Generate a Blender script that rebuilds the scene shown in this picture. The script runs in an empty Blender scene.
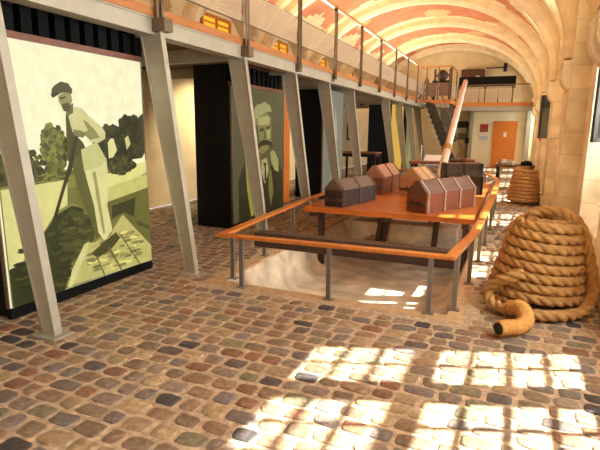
import bpy, math, random
from mathutils import Vector, Matrix, noise
random.seed(7)
PI = math.pi
S = bpy.context.scene
C = S.collection

# ------------------------------------------------------------ camera
cam = bpy.data.cameras.new('camera'); co = bpy.data.objects.new('camera', cam); C.objects.link(co)
FW = Vector((-0.39176, 0.89981, -0.19201)); RT = Vector((0.91607, 0.4009, 0.00966)); UP = Vector((-0.08567, 0.17211, 0.98135))
co.matrix_world = Matrix(((RT.x, UP.x, -FW.x, 0), (RT.y, UP.y, -FW.y, 0), (RT.z, UP.z, -FW.z, 1.6), (0, 0, 0, 1)))
cam.sensor_width = 36; cam.lens = 483.13 * 36 / 600; cam.clip_start = .05; cam.clip_end = 200
S.camera = co
# ------------------------------------------------------------ sky, sun, daylight, added fill, exposure
W = bpy.data.worlds.new('world'); S.world = W; W.use_nodes = True
bg = W.node_tree.nodes['Background']; bg.inputs[0].default_value = (.62, .78, 1, 1); bg.inputs[1].default_value = 1.6
SUN_EL = math.radians(50)
SUN = Vector((.937 * math.cos(SUN_EL), .349 * math.cos(SUN_EL), math.sin(SUN_EL)))
sl = bpy.data.lights.new('sun', 'SUN'); sl.energy = 27; sl.angle = .012; sl.color = (1, .96, .88)
so = bpy.data.objects.new('sun', sl); C.objects.link(so); so.rotation_euler = SUN.to_track_quat('Z', 'Y').to_euler(); so.location = (12, 8, 14)
BAYS = [3.6 + 3.35 * k for k in range(-2, 7)]          # window centres along the hall
def area(name, loc, rot, sx, sy, e, col):
    l = bpy.data.lights.new(name, 'AREA'); l.shape = 'RECTANGLE'; l.size = sx; l.size_y = sy; l.energy = e; l.color = col
    o = bpy.data.objects.new(name, l); C.objects.link(o); o.location = loc; o.rotation_euler = rot
for y in BAYS:
    area('window_daylight', (1.82, y, 2.6), (0, PI / 2, 0), 2.3, 1.3, 235, (.95, .98, 1))
area('near_end_fill', (-2.2, -5.6, 2.6), (PI / 2, 0, 0), 6, 4, 30, (.95, .98, 1))  # added fill lamp inside the closed near wall; no opening is built there
for y in (5.3, 8.6, 12., 15.3, 18.7, 21.6):                   # warm uplights on the mezzanine, shining up at the vault
    area('vault_uplight', (-4.5, y, 3.35), (PI, .6, 0), 1.2, 1.2, 58, (1, .86, .64))
S.view_settings.view_transform = 'Standard'; S.view_settings.look = 'None'; S.view_settings.gamma = 1
S.view_settings.exposure = 0.55; S.view_settings.use_curve_mapping = False
S.cycles.max_bounces = 10; S.cycles.diffuse_bounces = 6; S.cycles.transparent_max_bounces = 16
S.cycles.sample_clamp_indirect = 6; S.cycles.caustics_reflective = False; S.cycles.caustics_refractive = False
S.cycles.use_denoising = True

# ------------------------------------------------------------ materials
def lin(c):
    return tuple(((v / 255) / 12.92 if v / 255 <= .04045 else ((v / 255 + .055) / 1.055) ** 2.4) for v in c)
MATS = {}
def mat(name, col, rough=.6, metal=0, var=.15, scale=6, bump=0, bscale=30, stretch=None, attr=False, spec=.5, coat=0):
    if name in MATS: return MATS[name]
    m = bpy.data.materials.new(name); m.use_nodes = True; N = m.node_tree.nodes; L = m.node_tree.links
    b = N['Principled BSDF']; b.inputs['Roughness'].default_value = rough; b.inputs['Metallic'].default_value = metal
    b.inputs['Specular IOR Level'].default_value = spec
    if coat: b.inputs['Coat Weight'].default_value = coat; b.inputs['Coat Roughness'].default_value = .12
    tc = N.new('ShaderNodeTexCoord'); mp = N.new('ShaderNodeMapping'); L.new(tc.outputs['Object'], mp.inputs[0])
    if stretch: mp.inputs['Scale'].default_value = stretch
    nz = N.new('ShaderNodeTexNoise'); nz.inputs['Scale'].default_value = scale; nz.inputs['Detail'].default_value = 6
    L.new(mp.outputs[0], nz.inputs['Vector'])
    rp = N.new('ShaderNodeValToRGB'); rp.color_ramp.elements[0].position = .3; rp.color_ramp.elements[1].position = .7
    lo, hi = 1 - var, 1 + var
    mx = N.new('ShaderNodeMix'); mx.data_type = 'RGBA'; mx.blend_type = 'MULTIPLY'; mx.inputs[0].default_value = 1
    rp.color_ramp.elements[0].color = (lo, lo, lo * .98, 1); rp.color_ramp.elements[1].color = (hi, hi, hi, 1)
    L.new(nz.outputs['Fac'], rp.inputs[0]); L.new(rp.outputs[0], mx.inputs[7])
    if attr:
        at = N.new('ShaderNodeVertexColor'); at.layer_name = 'tone'; L.new(at.outputs[0], mx.inputs[6])
    else:
        mx.inputs[6].default_value = (*lin(col), 1)
    L.new(mx.outputs[2], b.inputs['Base Color'])
    if bump:
        n2 = N.new('ShaderNodeTexNoise'); n2.inputs['Scale'].default_value = bscale; n2.inputs['Detail'].default_value = 5
        L.new(mp.outputs[0], n2.inputs['Vector'])
        bp = N.new('ShaderNodeBump'); bp.inputs['Strength'].default_value = bump; bp.inputs['Distance'].default_value = .02
        L.new(n2.outputs['Fac'], bp.inputs['Height']); L.new(bp.outputs[0], b.inputs['Normal'])
    MATS[name] = m; return m
def emit_mat(name, strength, col=None):                  # a print or pane lit from behind
    m = bpy.data.materials.new(name); m.use_nodes = True; N = m.node_tree.nodes; L = m.node_tree.links
    b = N['Principled BSDF']; b.inputs['Roughness'].default_value = .35; b.inputs['Specular IOR Level'].default_value = .12; b.inputs['Emission Strength'].default_value = strength
    tc = N.new('ShaderNodeTexCoord'); nz = N.new('ShaderNodeTexNoise'); nz.inputs['Scale'].default_value = 9; nz.inputs['Detail'].default_value = 10
    L.new(tc.outputs['Object'], nz.inputs['Vector'])
    rp = N.new('ShaderNodeValToRGB'); rp.color_ramp.elements[0].position = .32; rp.color_ramp.elements[0].color = (.9, .9, .87, 1)
    rp.color_ramp.elements[1].position = .68; rp.color_ramp.elements[1].color = (1.04, 1.04, 1.04, 1); L.new(nz.outputs['Fac'], rp.inputs[0])
    mx = N.new('ShaderNodeMix'); mx.data_type = 'RGBA'; mx.blend_type = 'MULTIPLY'; mx.inputs[0].default_value = 1
    if col: mx.inputs[6].default_value = (*lin(col), 1)
    else:
        at = N.new('ShaderNodeVertexColor'); at.layer_name = 'tone'; L.new(at.outputs[0], mx.inputs[6])
    L.new(rp.outputs[0], mx.inputs[7]); L.new(mx.outputs[2], b.inputs['Emission Color']); b.inputs['Base Color'].default_value = (.02, .02, .015, 1)
    MATS[name] = m; return m
def stone_mat(name, col, dark, bw=.75, bh=.32, rough=.8):
    m = bpy.data.materials.new(name); m.use_nodes = True; N = m.node_tree.nodes; L = m.node_tree.links
    b = N['Principled BSDF']; b.inputs['Roughness'].default_value = rough
    tc = N.new('ShaderNodeTexCoord'); sp = N.new('ShaderNodeSeparateXYZ'); cb = N.new('ShaderNodeCombineXYZ'); ad = N.new('ShaderNodeMath')
    L.new(tc.outputs['Object'], sp.inputs[0]); L.new(sp.outputs[0], ad.inputs[0]); L.new(sp.outputs[1], ad.inputs[1])
    L.new(ad.outputs[0], cb.inputs[0]); L.new(sp.outputs[2], cb.inputs[1])
    br = N.new('ShaderNodeTexBrick'); br.inputs['Scale'].default_value = 1; br.inputs['Brick Width'].default_value = bw; br.inputs['Row Height'].default_value = bh
    br.inputs['Mortar Size'].default_value = .006; br.inputs['Color1'].default_value = (*lin(col), 1)
    br.inputs['Color2'].default_value = (*[v * .86 for v in lin(col)], 1); br.inputs['Mortar'].default_value = (*lin(dark), 1)
    L.new(cb.outputs[0], br.inputs['Vector'])
    nz = N.new('ShaderNodeTexNoise'); nz.inputs['Scale'].default_value = 2.5; nz.inputs['Detail'].default_value = 8; L.new(tc.outputs['Object'], nz.inputs['Vector'])
    rp = N.new('ShaderNodeValToRGB'); rp.color_ramp.elements[0].position = .3; rp.color_ramp.elements[0].color = (.74, .66, .56, 1)
    rp.color_ramp.elements[1].position = .6; rp.color_ramp.elements[1].color = (1.05, 1.05, 1.05, 1); L.new(nz.outputs['Fac'], rp.inputs[0])
    mx = N.new('ShaderNodeMix'); mx.data_type = 'RGBA'; mx.blend_type = 'MULTIPLY'; mx.inputs[0].default_value = 1
    L.new(br.outputs[0], mx.inputs[6]); L.new(rp.outputs[0], mx.inputs[7]); L.new(mx.outputs[2], b.inputs['Base Color'])
    bp = N.new('ShaderNodeBump'); bp.inputs['Strength'].default_value = .3; bp.inputs['Distance'].default_value = .01
    L.new(nz.outputs['Fac'], bp.inputs['Height']); L.new(bp.outputs[0], b.inputs['Normal'])
    MATS[name] = m; return m
def glass_mat():
    m = bpy.data.materials.new('window_glass'); m.use_nodes = True; N = m.node_tree.nodes; L = m.node_tree.links
    N.remove(N['Principled BSDF']); t = N.new('ShaderNodeBsdfTransparent'); g = N.new('ShaderNodeBsdfGlossy'); g.inputs['Roughness'].default_value = .03
    t.inputs[0].default_value = (.93, .95, .94, 1)
    x = N.new('ShaderNodeMixShader'); x.inputs[0].default_value = .07; L.new(t.outputs[0], x.inputs[1]); L.new(g.outputs[0], x.inputs[2])
    L.new(x.outputs[0], N['Material Output'].inputs[0]); return m
def mesh_mat():                                          # perforated sheet: fine holes really let one see through
    m = bpy.data.materials.new('perforated_sheet'); m.use_nodes = True; N = m.node_tree.nodes; L = m.node_tree.links
    b = N['Principled BSDF']; b.inputs['Base Color'].default_value = (*lin((196, 178, 150)), 1); b.inputs['Roughness'].default_value = .45; b.inputs['Metallic'].default_value = .3
    tc = N.new('ShaderNodeTexCoord'); wv = N.new('ShaderNodeTexWave'); wv.bands_direction = 'Z'; wv.inputs['Scale'].default_value = 11
    L.new(tc.outputs['Object'], wv.inputs['Vector']); gt = N.new('ShaderNodeMath'); gt.operation = 'GREATER_THAN'; gt.inputs[1].default_value = .85
    L.new(wv.outputs['Fac'], gt.inputs[0]); t = N.new('ShaderNodeBsdfTransparent'); x = N.new('ShaderNodeMixShader')
    L.new(gt.outputs[0], x.inputs[0]); L.new(b.outputs[0], x.inputs[1]); L.new(t.outputs[0], x.inputs[2]); L.new(x.outputs[0], N['Material Output'].inputs[0]); return m
GLASS = glass_mat(); PERF = mesh_mat()
cobble = mat('cobble_floor', (0, 0, 0), .5, var=.34, scale=24, bump=.45, bscale=40, attr=True, spec=.45)
vaultm = mat('vault_plaster', (0, 0, 0), .85, var=.14, scale=3, bump=.15, bscale=12, attr=True, spec=.2)
pale = stone_mat('pale_limestone', (244, 230, 198), (220, 200, 160))
ribm = mat('rib_stone', (238, 218, 178), .8, var=.12, scale=4, bump=.2, bscale=14)
plaster = mat('cream_plaster', (228, 208, 164), .85, var=.1, scale=2, bump=.1)
basin = mat('white_basin_stone', (212, 196, 172), .22, var=.32, scale=3.5, bump=.25, bscale=9)
curb = mat('sandy_curb', (196, 160, 120), .7, var=.2, scale=12, bump=.3)
steel = mat('grey_painted_steel', (168, 162, 146), .45, metal=.1, var=.08)
bronze = mat('bronze_steel', (112, 96, 78), .4, metal=.5, var=.1)
postm = mat('post_steel', (138, 133, 128), .4, metal=.5, var=.08)
black = mat('matt_black', (14, 14, 15), .7, var=.1, spec=.15)
navy = mat('navy_board', (20, 23, 33), .7, var=.1, spec=.2)
slatm = mat('black_slat', (9, 9, 9), .7, var=.1, spec=.1)
brown = mat('brown_rail', (110, 66, 50), .5, var=.15)
orange = mat('orange_wood', (196, 114, 42), .35, var=.2, scale=3, stretch=(14, 1, 14), coat=.25)
orangex = mat('orange_wood_cross', (192, 104, 36), .32, var=.2, scale=3, stretch=(1, 14, 14), coat=.3)
doorw = mat('door_wood', (206, 118, 40), .45, var=.1, scale=3, stretch=(12, 12, 1))
darkwood = mat('dark_timber', (66, 44, 32), .55, var=.3, scale=4, stretch=(2, 14, 14), bump=.3)
underm = mat('deck_underside', (72, 50, 34), .7, var=.2)
chestd = mat('tarred_oak', (50, 36, 30), .5, var=.35, scale=5, stretch=(3, 14, 14), bump=.3)
chestb = mat('oak_boards', (122, 66, 38), .5, var=.3, scale=5, stretch=(3, 14, 14), bump=.3)
chestl = mat('pale_oak', (188, 140, 92), .55, var=.25, scale=5, stretch=(3, 14, 14), bump=.3)
strapm = mat('worn_strap', (160, 136, 118), .5, var=.25, scale=12)
strapd = mat('dark_strap', (92, 74, 64), .45, metal=.3, var=.25, scale=12)
iron = mat('black_iron', (34, 30, 28), .5, metal=.6)
ropem = mat('hemp_rope', (198, 150, 90), .85, var=.2, scale=18, bump=.7, bscale=160)
ropew = mat('whipping_twine', (206, 150, 80), .8, var=.2, scale=40)
tar = mat('tarred_end', (28, 22, 18), .7, var=.3, scale=40)
sparm = mat('pinkish_spar', (222, 194, 182), .5, var=.18, scale=4, stretch=(6, 6, 1))
white = mat('off_white', (226, 220, 208), .6, var=.06)
red = mat('red_plastic', (200, 40, 24), .4)
paper = mat('poster_paper', (0, 0, 0), .6, var=.06, attr=True)
PRINT = emit_mat('backlit_print', .74); PRINT_DIM = emit_mat('dim_backlit_print', .4)
AMBER = emit_mat('amber_pane', .9, (255, 176, 40)); GOLD = emit_mat('gold_print', .55, (236, 186, 70))

# ------------------------------------------------------------ mesh helpers
class MB:
    def __init__(s): s.v = []; s.f = []; s.c = []; s.sm = []
    def add(s, vs, fs, col=(1, 1, 1), smooth=False):
        n = len(s.v); s.v += [tuple(v) for v in vs]
        for f in fs: s.f.append(tuple(i + n for i in f)); s.c.append(col); s.sm.append(smooth)
        return s
    def box(s, x0, x1, y0, y1, z0, z1, col=(1, 1, 1)):
        return s.add([(x, y, z) for z in (z0, z1) for y in (y0, y1) for x in (x0, x1)],
                     [(0, 2, 3, 1), (4, 5, 7, 6), (0, 1, 5, 4), (2, 6, 7, 3), (0, 4, 6, 2), (1, 3, 7, 5)], col)
    def obox(s, o, ux, uy, uz, col=(1, 1, 1)):           # box from a corner and three edge vectors
        o, ux, uy, uz = map(Vector, (o, ux, uy, uz))
        return s.add([o + ux * i + uy * j + uz * k for k in (0, 1) for j in (0, 1) for i in (0, 1)],
                     [(0, 2, 3, 1), (4, 5, 7, 6), (0, 1, 5, 4), (2, 6, 7, 3), (0, 4, 6, 2), (1, 3, 7, 5)], col)
    def prism(s, prof, a, b, axis='y', col=(1, 1, 1)):   # profile of 2-D points swept from a to b along an axis
        n = len(prof)
        P = {'y': lambda p, t: (p[0], t, p[1]), 'x': lambda p, t: (t, p[0], p[1]), 'z': lambda p, t: (p[0], p[1], t)}[axis]
        return s.add([P(p, a) for p in prof] + [P(p, b) for p in prof],
                     [tuple(range(n))[::-1], tuple(range(n, 2 * n))] + [(i, (i + 1) % n, n + (i + 1) % n, n + i) for i in range(n)], col)
    def tube(s, pts, r, n=10, cap=True, col=(1, 1, 1), radf=None):
        pts = [Vector(p) for p in pts]; m = len(pts); vs = []; fs = []; u = None
        R = r if isinstance(r, (list, tuple)) else [r] * m
        for i, p in enumerate(pts):
            t = (pts[min(i + 1, m - 1)] - pts[max(i - 1, 0)]).normalized()
            if u is None: u = t.orthogonal().normalized()
            u = (u - t * u.dot(t)).normalized(); w = t.cross(u)
            for k in range(n):
                a = 2 * PI * k / n; rr = R[i] * (radf(a, i) if radf else 1)
                vs.append(p + (u * math.cos(a) + w * math.sin(a)) * rr)
        for i in range(m - 1):
            for k in range(n): fs.append((i * n + k, i * n + (k + 1) % n, (i + 1) * n + (k + 1) % n, (i + 1) * n + k))
        if cap: fs += [tuple(range(n))[::-1], tuple(range((m - 1) * n, m * n))]
        return s.add(vs, fs, col, True)
def obj(name, mb, m, parent=None, bevel=0):
    me = bpy.data.meshes.new(name); me.from_pydata(mb.v, [], mb.f)
    me.polygons.foreach_set('use_smooth', mb.sm)
    if any(c != (1, 1, 1) for c in mb.c):
        at = me.color_attributes.new('tone', 'FLOAT_COLOR', 'CORNER'); buf = []
        for p, c in zip(me.polygons, mb.c): buf += [*c, 1.0] * p.loop_total
        at.data.foreach_set('color', buf)
    me.materials.append(m); me.validate(); me.update()
    o = bpy.data.objects.new(name, me); C.objects.link(o)
    if parent is not None: o.parent = parent
    if bevel:
        b = o.modifiers.new('edge', 'BEVEL'); b.width = bevel; b.segments = 2; b.limit_method = 'ANGLE'
    return o
def tag(o, label, cat, group=None, kind=None):
    o['label'] = label; o['category'] = cat
    if group: o['group'] = group
    if kind: o['kind'] = kind
    return o
def thing(name, label, cat, loc=(0, 0, 0), rotz=0, group=None):
    o = bpy.data.objects.new(name, None); C.objects.link(o); o.location = loc; o.rotation_euler = (0, 0, rotz); o.empty_display_size = .1
    return tag(o, label, cat, group)
def struct(name, mb, m, parent=None, label=None):
    o = obj(name, mb, m, parent)
    if parent is None: o['kind'] = 'structure'
    if label: o['label'] = label; o['category'] = name.split('_')[0]
    return o
def dup(root, loc, rotz=None, label=None):
    r = root.copy(); C.objects.link(r); r.location = loc
    if rotz is not None: r.rotation_euler = (0, 0, rotz)
    if label: r['label'] = label
    for ch in list(root.children):
        c = ch.copy(); C.objects.link(c); c.parent = r
        for g in ch.children:
            d = g.copy(); C.objects.link(d); d.parent = c
    return r
def smooth_path(pts, n):                                 # Catmull-Rom
    P = [Vector(p) for p in pts]; P = [P[0] * 2 - P[1]] + P + [P[-1] * 2 - P[-2]]; out = []
    for i in range(1, len(P) - 2):
        a, b, c, d = P[i - 1:i + 3]
        for k in range(n):
            t = k / n; out.append(.5 * ((2 * b) + (c - a) * t + (2 * a - 5 * b + 4 * c - d) * t * t + (3 * b - a - 3 * c + d) * t ** 3))
    out.append(P[-2]); return out
def resample(pts, ds):
    out = [pts[0]]; acc = 0
    for a, b in zip(pts, pts[1:]):
        L = (b - a).length; p = 0
        while L - p > ds - acc:
            p += ds - acc; acc = 0; out.append(a.lerp(b, p / L))
        acc += L - p
    return out

# ------------------------------------------------------------ dimensions
XR, XL, YN, YF = .93, -6.72, -6.0, 24.5
XG = 1.6                                                 # glass plane of the right windows
PX0, PX1, PY0, PY1 = -2.78, -.42, 4.27, 13.7              # mouth of the pit
COLY = [4.334 + 1.833 * k for k in range(-1, 10)]        # steel columns

# ------------------------------------------------------------ floor of cobbles
fl = MB()
ZM = -.007
mort = lin((188, 162, 134))
for x0, x1, y0, y1 in ((XL, PX0 - .14, YN, YF), (PX1 + .14, XG, YN, YF), (PX0 - .14, PX1 + .14, YN, PY0 - .13), (PX0 - .14, PX1 + .14, PY1 + .13, YF)):
    fl.add([(x0, y0, ZM), (x1, y0, ZM), (x1, y1, ZM), (x0, y1, ZM)], [(0, 1, 2, 3)], mort)
TONES = [((142, 114, 90), 5), ((160, 134, 104), 4), ((130, 108, 88), 5), ((140, 120, 104), 4), ((122, 108, 100), 3), ((136, 98, 76), 2), ((98, 86, 80), 2), ((70, 64, 62), 1), ((170, 144, 110), 2), ((128, 116, 92), 2)]
TONES = [lin(t) for t, n in TONES for _ in range(n)]
rs = random.Random(3)
y = .2; row = 0
while y < YF - .1:
    rh = rs.uniform(.125, .15) if y < 9 else .16
    x = XL + rs.uniform(0, .15)
    while x < XR + .05:
        w = rs.uniform(.135, .215) if y < 9 else rs.uniform(.17, .24)
        cx, cy = x + w / 2, y + rh / 2 + .05 * math.sin(cx_ := (x * .35 + row * .2)) * 0
        x += w
        if PX0 - .2 < cx < PX1 + .2 and PY0 - .2 < cy < PY1 + .2: continue
        if cx > XR + .05: continue
        if y < 2.2 and cx < -3.2 and y < .9: continue
        wy = .035 * math.sin(cx * 1.7 + row * .15)
        hw, hh = w / 2 - rs.uniform(.008, .017), rh / 2 - rs.uniform(.008, .016)
        n = 16 if y < 6.5 else (8 if y < 12 else 6)
        e = rs.uniform(3.0, 6); ph = rs.uniform(0, 9); sk = rs.uniform(-.1, .1)
        rows_ = []
        for (sc, z) in (((1.0, ZM - .002), (.97, ZM + .004), (.86, .0)) if y < 9 else ((1.0, ZM), (.92, .001))):
            for k in range(n):
                a = 2 * PI * (k + .5) / n; ca, sa = math.cos(a), math.sin(a)
                rr = (1 + .05 * math.sin(2 * a + ph) + .04 * math.sin(3 * a + ph * 2) + .02 * math.sin(5 * a + ph * 3))
                px, py = hw * math.copysign(abs(ca) ** (2 / e), ca) * rr * sc, hh * math.copysign(abs(sa) ** (2 / e), sa) * rr * sc
                rows_.append((cx + px + py * sk, cy + wy + py + px * sk * .5, z + rs.uniform(-.0015, .0015)))
        nr = len(rows_) // n
        fs = [(r * n + k, r * n + (k + 1) % n, (r + 1) * n + (k + 1) % n, (r + 1) * n + k) for r in range(nr - 1) for k in range(n)]
        fs.append(tuple(range((nr - 1) * n, nr * n)))
        t = rs.choice(TONES); j = rs.uniform(.85, 1.15)
        fl.add(rows_, fs, tuple(v * j for v in t), True)
    y += rh; row += 1
struct('floor', fl, cobble)

# ------------------------------------------------------------ pit: curb, basin, cross wall
cb = MB()
for x0, x1, y0, y1 in ((PX0 - .15, PX1 + .15, PY0 - .14, PY0), (PX0 - .15, PX1 + .15, PY1, PY1 + .14), (PX0 - .15, PX0, PY0, PY1), (PX1, PX1 + .15, PY0, PY1)):
    cb.box(x0, x1, y0, y1, -.3, -.003)
struct('trim_pit', cb, curb)
bs = MB()
def rrect(x0, x1, y0, y1, r, z, n=8):
    out = []
    for cx, cy, a0 in ((x1 - r, y1 - r, 0), (x0 + r, y1 - r, PI / 2), (x0 + r, y0 + r, PI), (x1 - r, y0 + r, 1.5 * PI)):
        for k in range(n + 1):
            a = a0 + PI / 2 * k / n; out.append((cx + r * math.cos(a), cy + r * math.sin(a), z))
    return out
rings = [rrect(PX0 - .02, PX1 + .02, PY0 - .02, PY1 + .02, .02, -.004), rrect(PX0, PX1, PY0, PY1, .03, -.03)]
for d, r, z in ((.03, .5, -.06), (.06, .62, -.16), (.1, .68, -.28), (.17, .7, -.4), (.28, .66, -.47), (.5, .55, -.5)):
    rings.append(rrect(PX0 + d, PX1 - d, PY0 + d, PY1 - d, r, z))
nn = len(rings[0])
bs.add([p for r in rings for p in r], [(i * nn + k, i * nn + (k + 1) % nn, (i + 1) * nn + (k + 1) % nn, (i + 1) * nn + k) for i in range(len(rings) - 1) for k in range(nn)] + [tuple(range((len(rings) - 1) * nn, len(rings) * nn))], (1, 1, 1), True)
struct('pit_basin', bs, basin)
cw = MB()                                                # masonry wall across the pit with a round arch
def arch_wall(x0, x1, z0, z1, openings, ya, yb):
    xs = sorted({x0, x1, *[v for c, r in openings for v in (c - r, c + r)]})
    for a, b in zip(xs, xs[1:]):
        op = [o for o in openings if abs((a + b) / 2 - o[0]) < o[1]]
        if not op: cw.box(a, b, ya, yb, z0, z1); continue
        c, r = op[0]; n = 10
        for k in range(n):
            p, q = c - r * math.cos(PI * k / n), c - r * math.cos(PI * (k + 1) / n)
            zp, zq = z0 + .12 + r * math.sin(PI * k / n), z0 + .12 + r * math.sin(PI * (k + 1) / n)
            cw.prism([(p, zp), (q, zq), (q, z1), (p, z1)], ya, yb)
arch_wall(-2.4, -.7, -.5, .12, [(-1.95, .3), (-1.15, .3)], 7.7, 8.1)
struct('trim_arch', cw, basin)

# ------------------------------------------------------------ vault, ribs
VX, VA, VB, Z0 = -2.9, 3.75, 2.85, 2.7
def zbar(x):
    t = min(1, abs(x - VX) / VA); return Z0 + VB * math.sqrt(max(0, 1 - t * t)) if abs(x - VX) < VA else Z0
def zlun(x, y):
    k = round((y - 3.6) / 3.35); d = (y - (3.6 + 3.35 * k)) / 1.42
    if abs(d) >= 1: return -9
    return 3.2 + 1.25 * math.sqrt(1 - d * d) + .12 * (3.75 - abs(x - VX))
va = MB()
NX, NY = 84, 250
xs = [VX + (XR - VX) * math.sin(PI / 2 * (-1 + 2 * i / NX)) for i in range(NX + 1)]
ys = [YN + (YF - YN) * j / NY for j in range(NY + 1)]
H = [[max(zbar(x), zlun(x, y)) for x in xs] for y in ys]
vv = [(x, y, H[j][i]) for j, y in enumerate(ys) for i, x in enumerate(xs)]
CRE, TER, OCH = lin((232, 210, 164)), lin((200, 128, 94)), lin((218, 176, 126))
jit = {}
va.v = vv
for j in range(NY):
    for i in range(NX):
        ym, xm = (ys[j] + ys[j + 1]) / 2, (xs[i] + xs[i + 1]) / 2
        kr = round((ym - 1.925) / 3.35); dr = abs(ym - (1.925 + 3.35 * kr))
        zb, zl = zbar(xm), zlun(xm, ym)
        key = (kr, ym > 1.925 + 3.35 * kr, int(i / 3)); J = jit.setdefault(key, rs.uniform(-.14, .14))
        key2 = (int(ym / .3), xm > VX); J2 = jit.setdefault(key2, rs.uniform(-.25, .25))
        if zb >= zl:
            up = zb > 4.05 + J2
            ter = up and dr > .42 + J and abs(zb - zl) > .18 + abs(J)
        else:
            ter = dr > .95 + J and zl - zb > .3 + abs(J) and abs(xm - VX) < 3.6 and xm < VX
        bl = noise.noise((xm * .9, ym * .9, 2))
        col = TER if ter else CRE
        if ter and bl > .22: col = OCH
        col = tuple(c * (1 + .12 * noise.noise((xm * 3, ym * 3, 7))) for c in col)
        a = j * (NX + 1) + i
        va.f.append((a, a + NX + 1, a + NX + 2, a + 1)); va.c.append(col); va.sm.append(False)
struct('ceiling', va, vaultm)
RIBY = [1.925 + 3.35 * k for k in range(-2, 7)] + [24.3]
for i, ry in enumerate(RIBY):
    rb = MB(); n = 40; hw = .14
    def pt(a, d): return (VX + (VA - d) * math.cos(a), Z0 + (VB - d) * math.sin(a))
    vs = []; 
    for k in range(n + 1):
        a = PI * k / n
        for (yy, d) in ((-hw, -.06), (-hw, .17), (-hw * .6, .27), (hw * .6, .27), (hw, .17), (hw, -.06)):
            x, z = pt(a, d); vs.append((x, ry + yy, z))
    rb.add(vs, [(k * 6 + q, k * 6 + q + 1, (k + 1) * 6 + q + 1, (k + 1) * 6 + q) for k in range(n) for q in range(5)])
    struct('trim_%d' % (i + 1), rb, ribm)

# ------------------------------------------------------------ right wall with deep splayed window niches, piers, corbels
wr = MB(); q4 = [(0, 1, 2, 3)]
ZS0, ZS1, ZH0, ZH1 = .44, 1.3, 3.95, 3.75
prev = YN
for y in BAYS:
    a, b = y - .98, y + .8; c, d = y - .68, y + .68
    wr.add([(XR, prev, 0), (XR, a, 0), (XR, a, 4.7), (XR, prev, 4.7)], q4)
    wr.add([(XR, a, 0), (XR, b, 0), (XR, b, ZS0), (XR, a, ZS0)], q4)
    wr.add([(XR, a, ZH0), (XR, b, ZH0), (XR, b, 4.7), (XR, a, 4.7)], q4)
    wr.add([(XR, a, ZS0), (XR, b, ZS0), (XG + .1, d, ZS1), (XG + .1, c, ZS1)], q4)
    wr.add([(XR, a, ZH0), (XG + .1, c, ZH1), (XG + .1, d, ZH1), (XR, b, ZH0)], q4)
    wr.add([(XR, a, ZS0), (XG + .1, c, ZS1), (XG + .1, c, ZH1), (XR, a, ZH0)], q4)
    wr.add([(XR, b, ZS0), (XR, b, ZH0), (XG + .1, d, ZH1), (XG + .1, d, ZS1)], q4)
    prev = b
wr.add([(XR, prev, 0), (XR, YF, 0), (XR, YF, 4.7), (XR, prev, 4.7)], q4)
struct('wall_right', wr, pale)
for i, ry in enumerate(RIBY[:-1]):
    pr = MB(); px_ = .68 if ry > 6 else .905; pr.box(px_, XR + .05, ry - .28, ry + .72, 0, 4.2)
    pr.prism([(XR + .04, 2.2), (.7, 2.2), (.6, 2.32), (.56, 2.42), (.56, 2.62), (XR + .04, 2.75)], ry - .31, ry + .33)
    pr.box(px_ - .05, XR + .05, ry - .32, ry + .76, 0, .22)
    struct('trim_%d' % (20 + i), pr, pale)
PH = .31
for i, y in enumerate(BAYS):
    fr = MB(); x0, x1 = XG, XG + .07
    zb, z4 = ZS1 + .03, ZS1 + .03 + 4 * PH; zt0 = z4 + .17; zt = zt0 + 3 * PH
    fr.box(x0, x1, y - .7, y - .66, ZS1 - .02, ZH1 + .02); fr.box(x0, x1, y + .66, y + .7, ZS1 - .02, ZH1 + .02)
    fr.box(x0, x1, y - .7, y + .7, ZS1 - .05, zb); fr.box(x0, x1, y - .7, y + .7, z4, zt0); fr.box(x0, x1, y - .7, y + .7, zt, ZH1 + .05)
    fr.box(x0, x1, y - .12, y + .12, zb, zt)
    for c in (y - .39, y + .39): fr.box(x0 + .02, x0 + .05, c - .017, c + .017, zb, zt)
    for k in (1, 2, 3): fr.box(x0 + .02, x0 + .05, y - .68, y + .68, zb + k * PH - .017, zb + k * PH + .017)
    for k in (1, 2): fr.box(x0 + .02, x0 + .05, y - .68, y + .68, zt0 + k * PH - .017, zt0 + k * PH + .017)
    w = struct('window_%d' % (i + 1), fr, white)
    pn = MB(); pn.box(x0 + .033, x0 + .037, y - .68, y + .68, zb, zt); obj('pane', pn, GLASS, w)

# ------------------------------------------------------------ left, near and far walls
wl = MB(); wl.box(XL - .2, XL, YN, YF, 0, 4.8); struct('wall_left', wl, plaster)
wn = MB(); wn.box(XL, XG, YN - .2, YN, 0, 6); struct('wall_near', wn, plaster)
wf = MB(); wf.box(XL, XG, YF, YF + .2, 0, 6); struct('wall_far', wf, plaster)
for k, y in enumerate([10.3, 13.65, 17.0, 20.35]):
    w = MB()
    w.box(XL, XL + .06, y - .62, y - .55, 3.3, 4.15); w.box(XL, XL + .06, y + .55, y + .62, 3.3, 4.15)
    w.box(XL, XL + .06, y - .62, y + .62, 3.23, 3.3); w.box(XL, XL + .06, y - .62, y + .62, 4.15, 4.22); w.box(XL, XL + .06, y - .03, y + .03, 3.3, 4.15)
    for s in range(5): w.box(XL + .02, XL + .05, y - .55, y + .55, 3.42 + s * .15, 3.455 + s * .15)
    wo = struct('window_%d' % (20 + k), w, orange)
    p = MB(); p.box(XL + .005, XL + .015, y - .55, y + .55, 3.3, 4.15); obj('pane', p, AMBER, wo)

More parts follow.
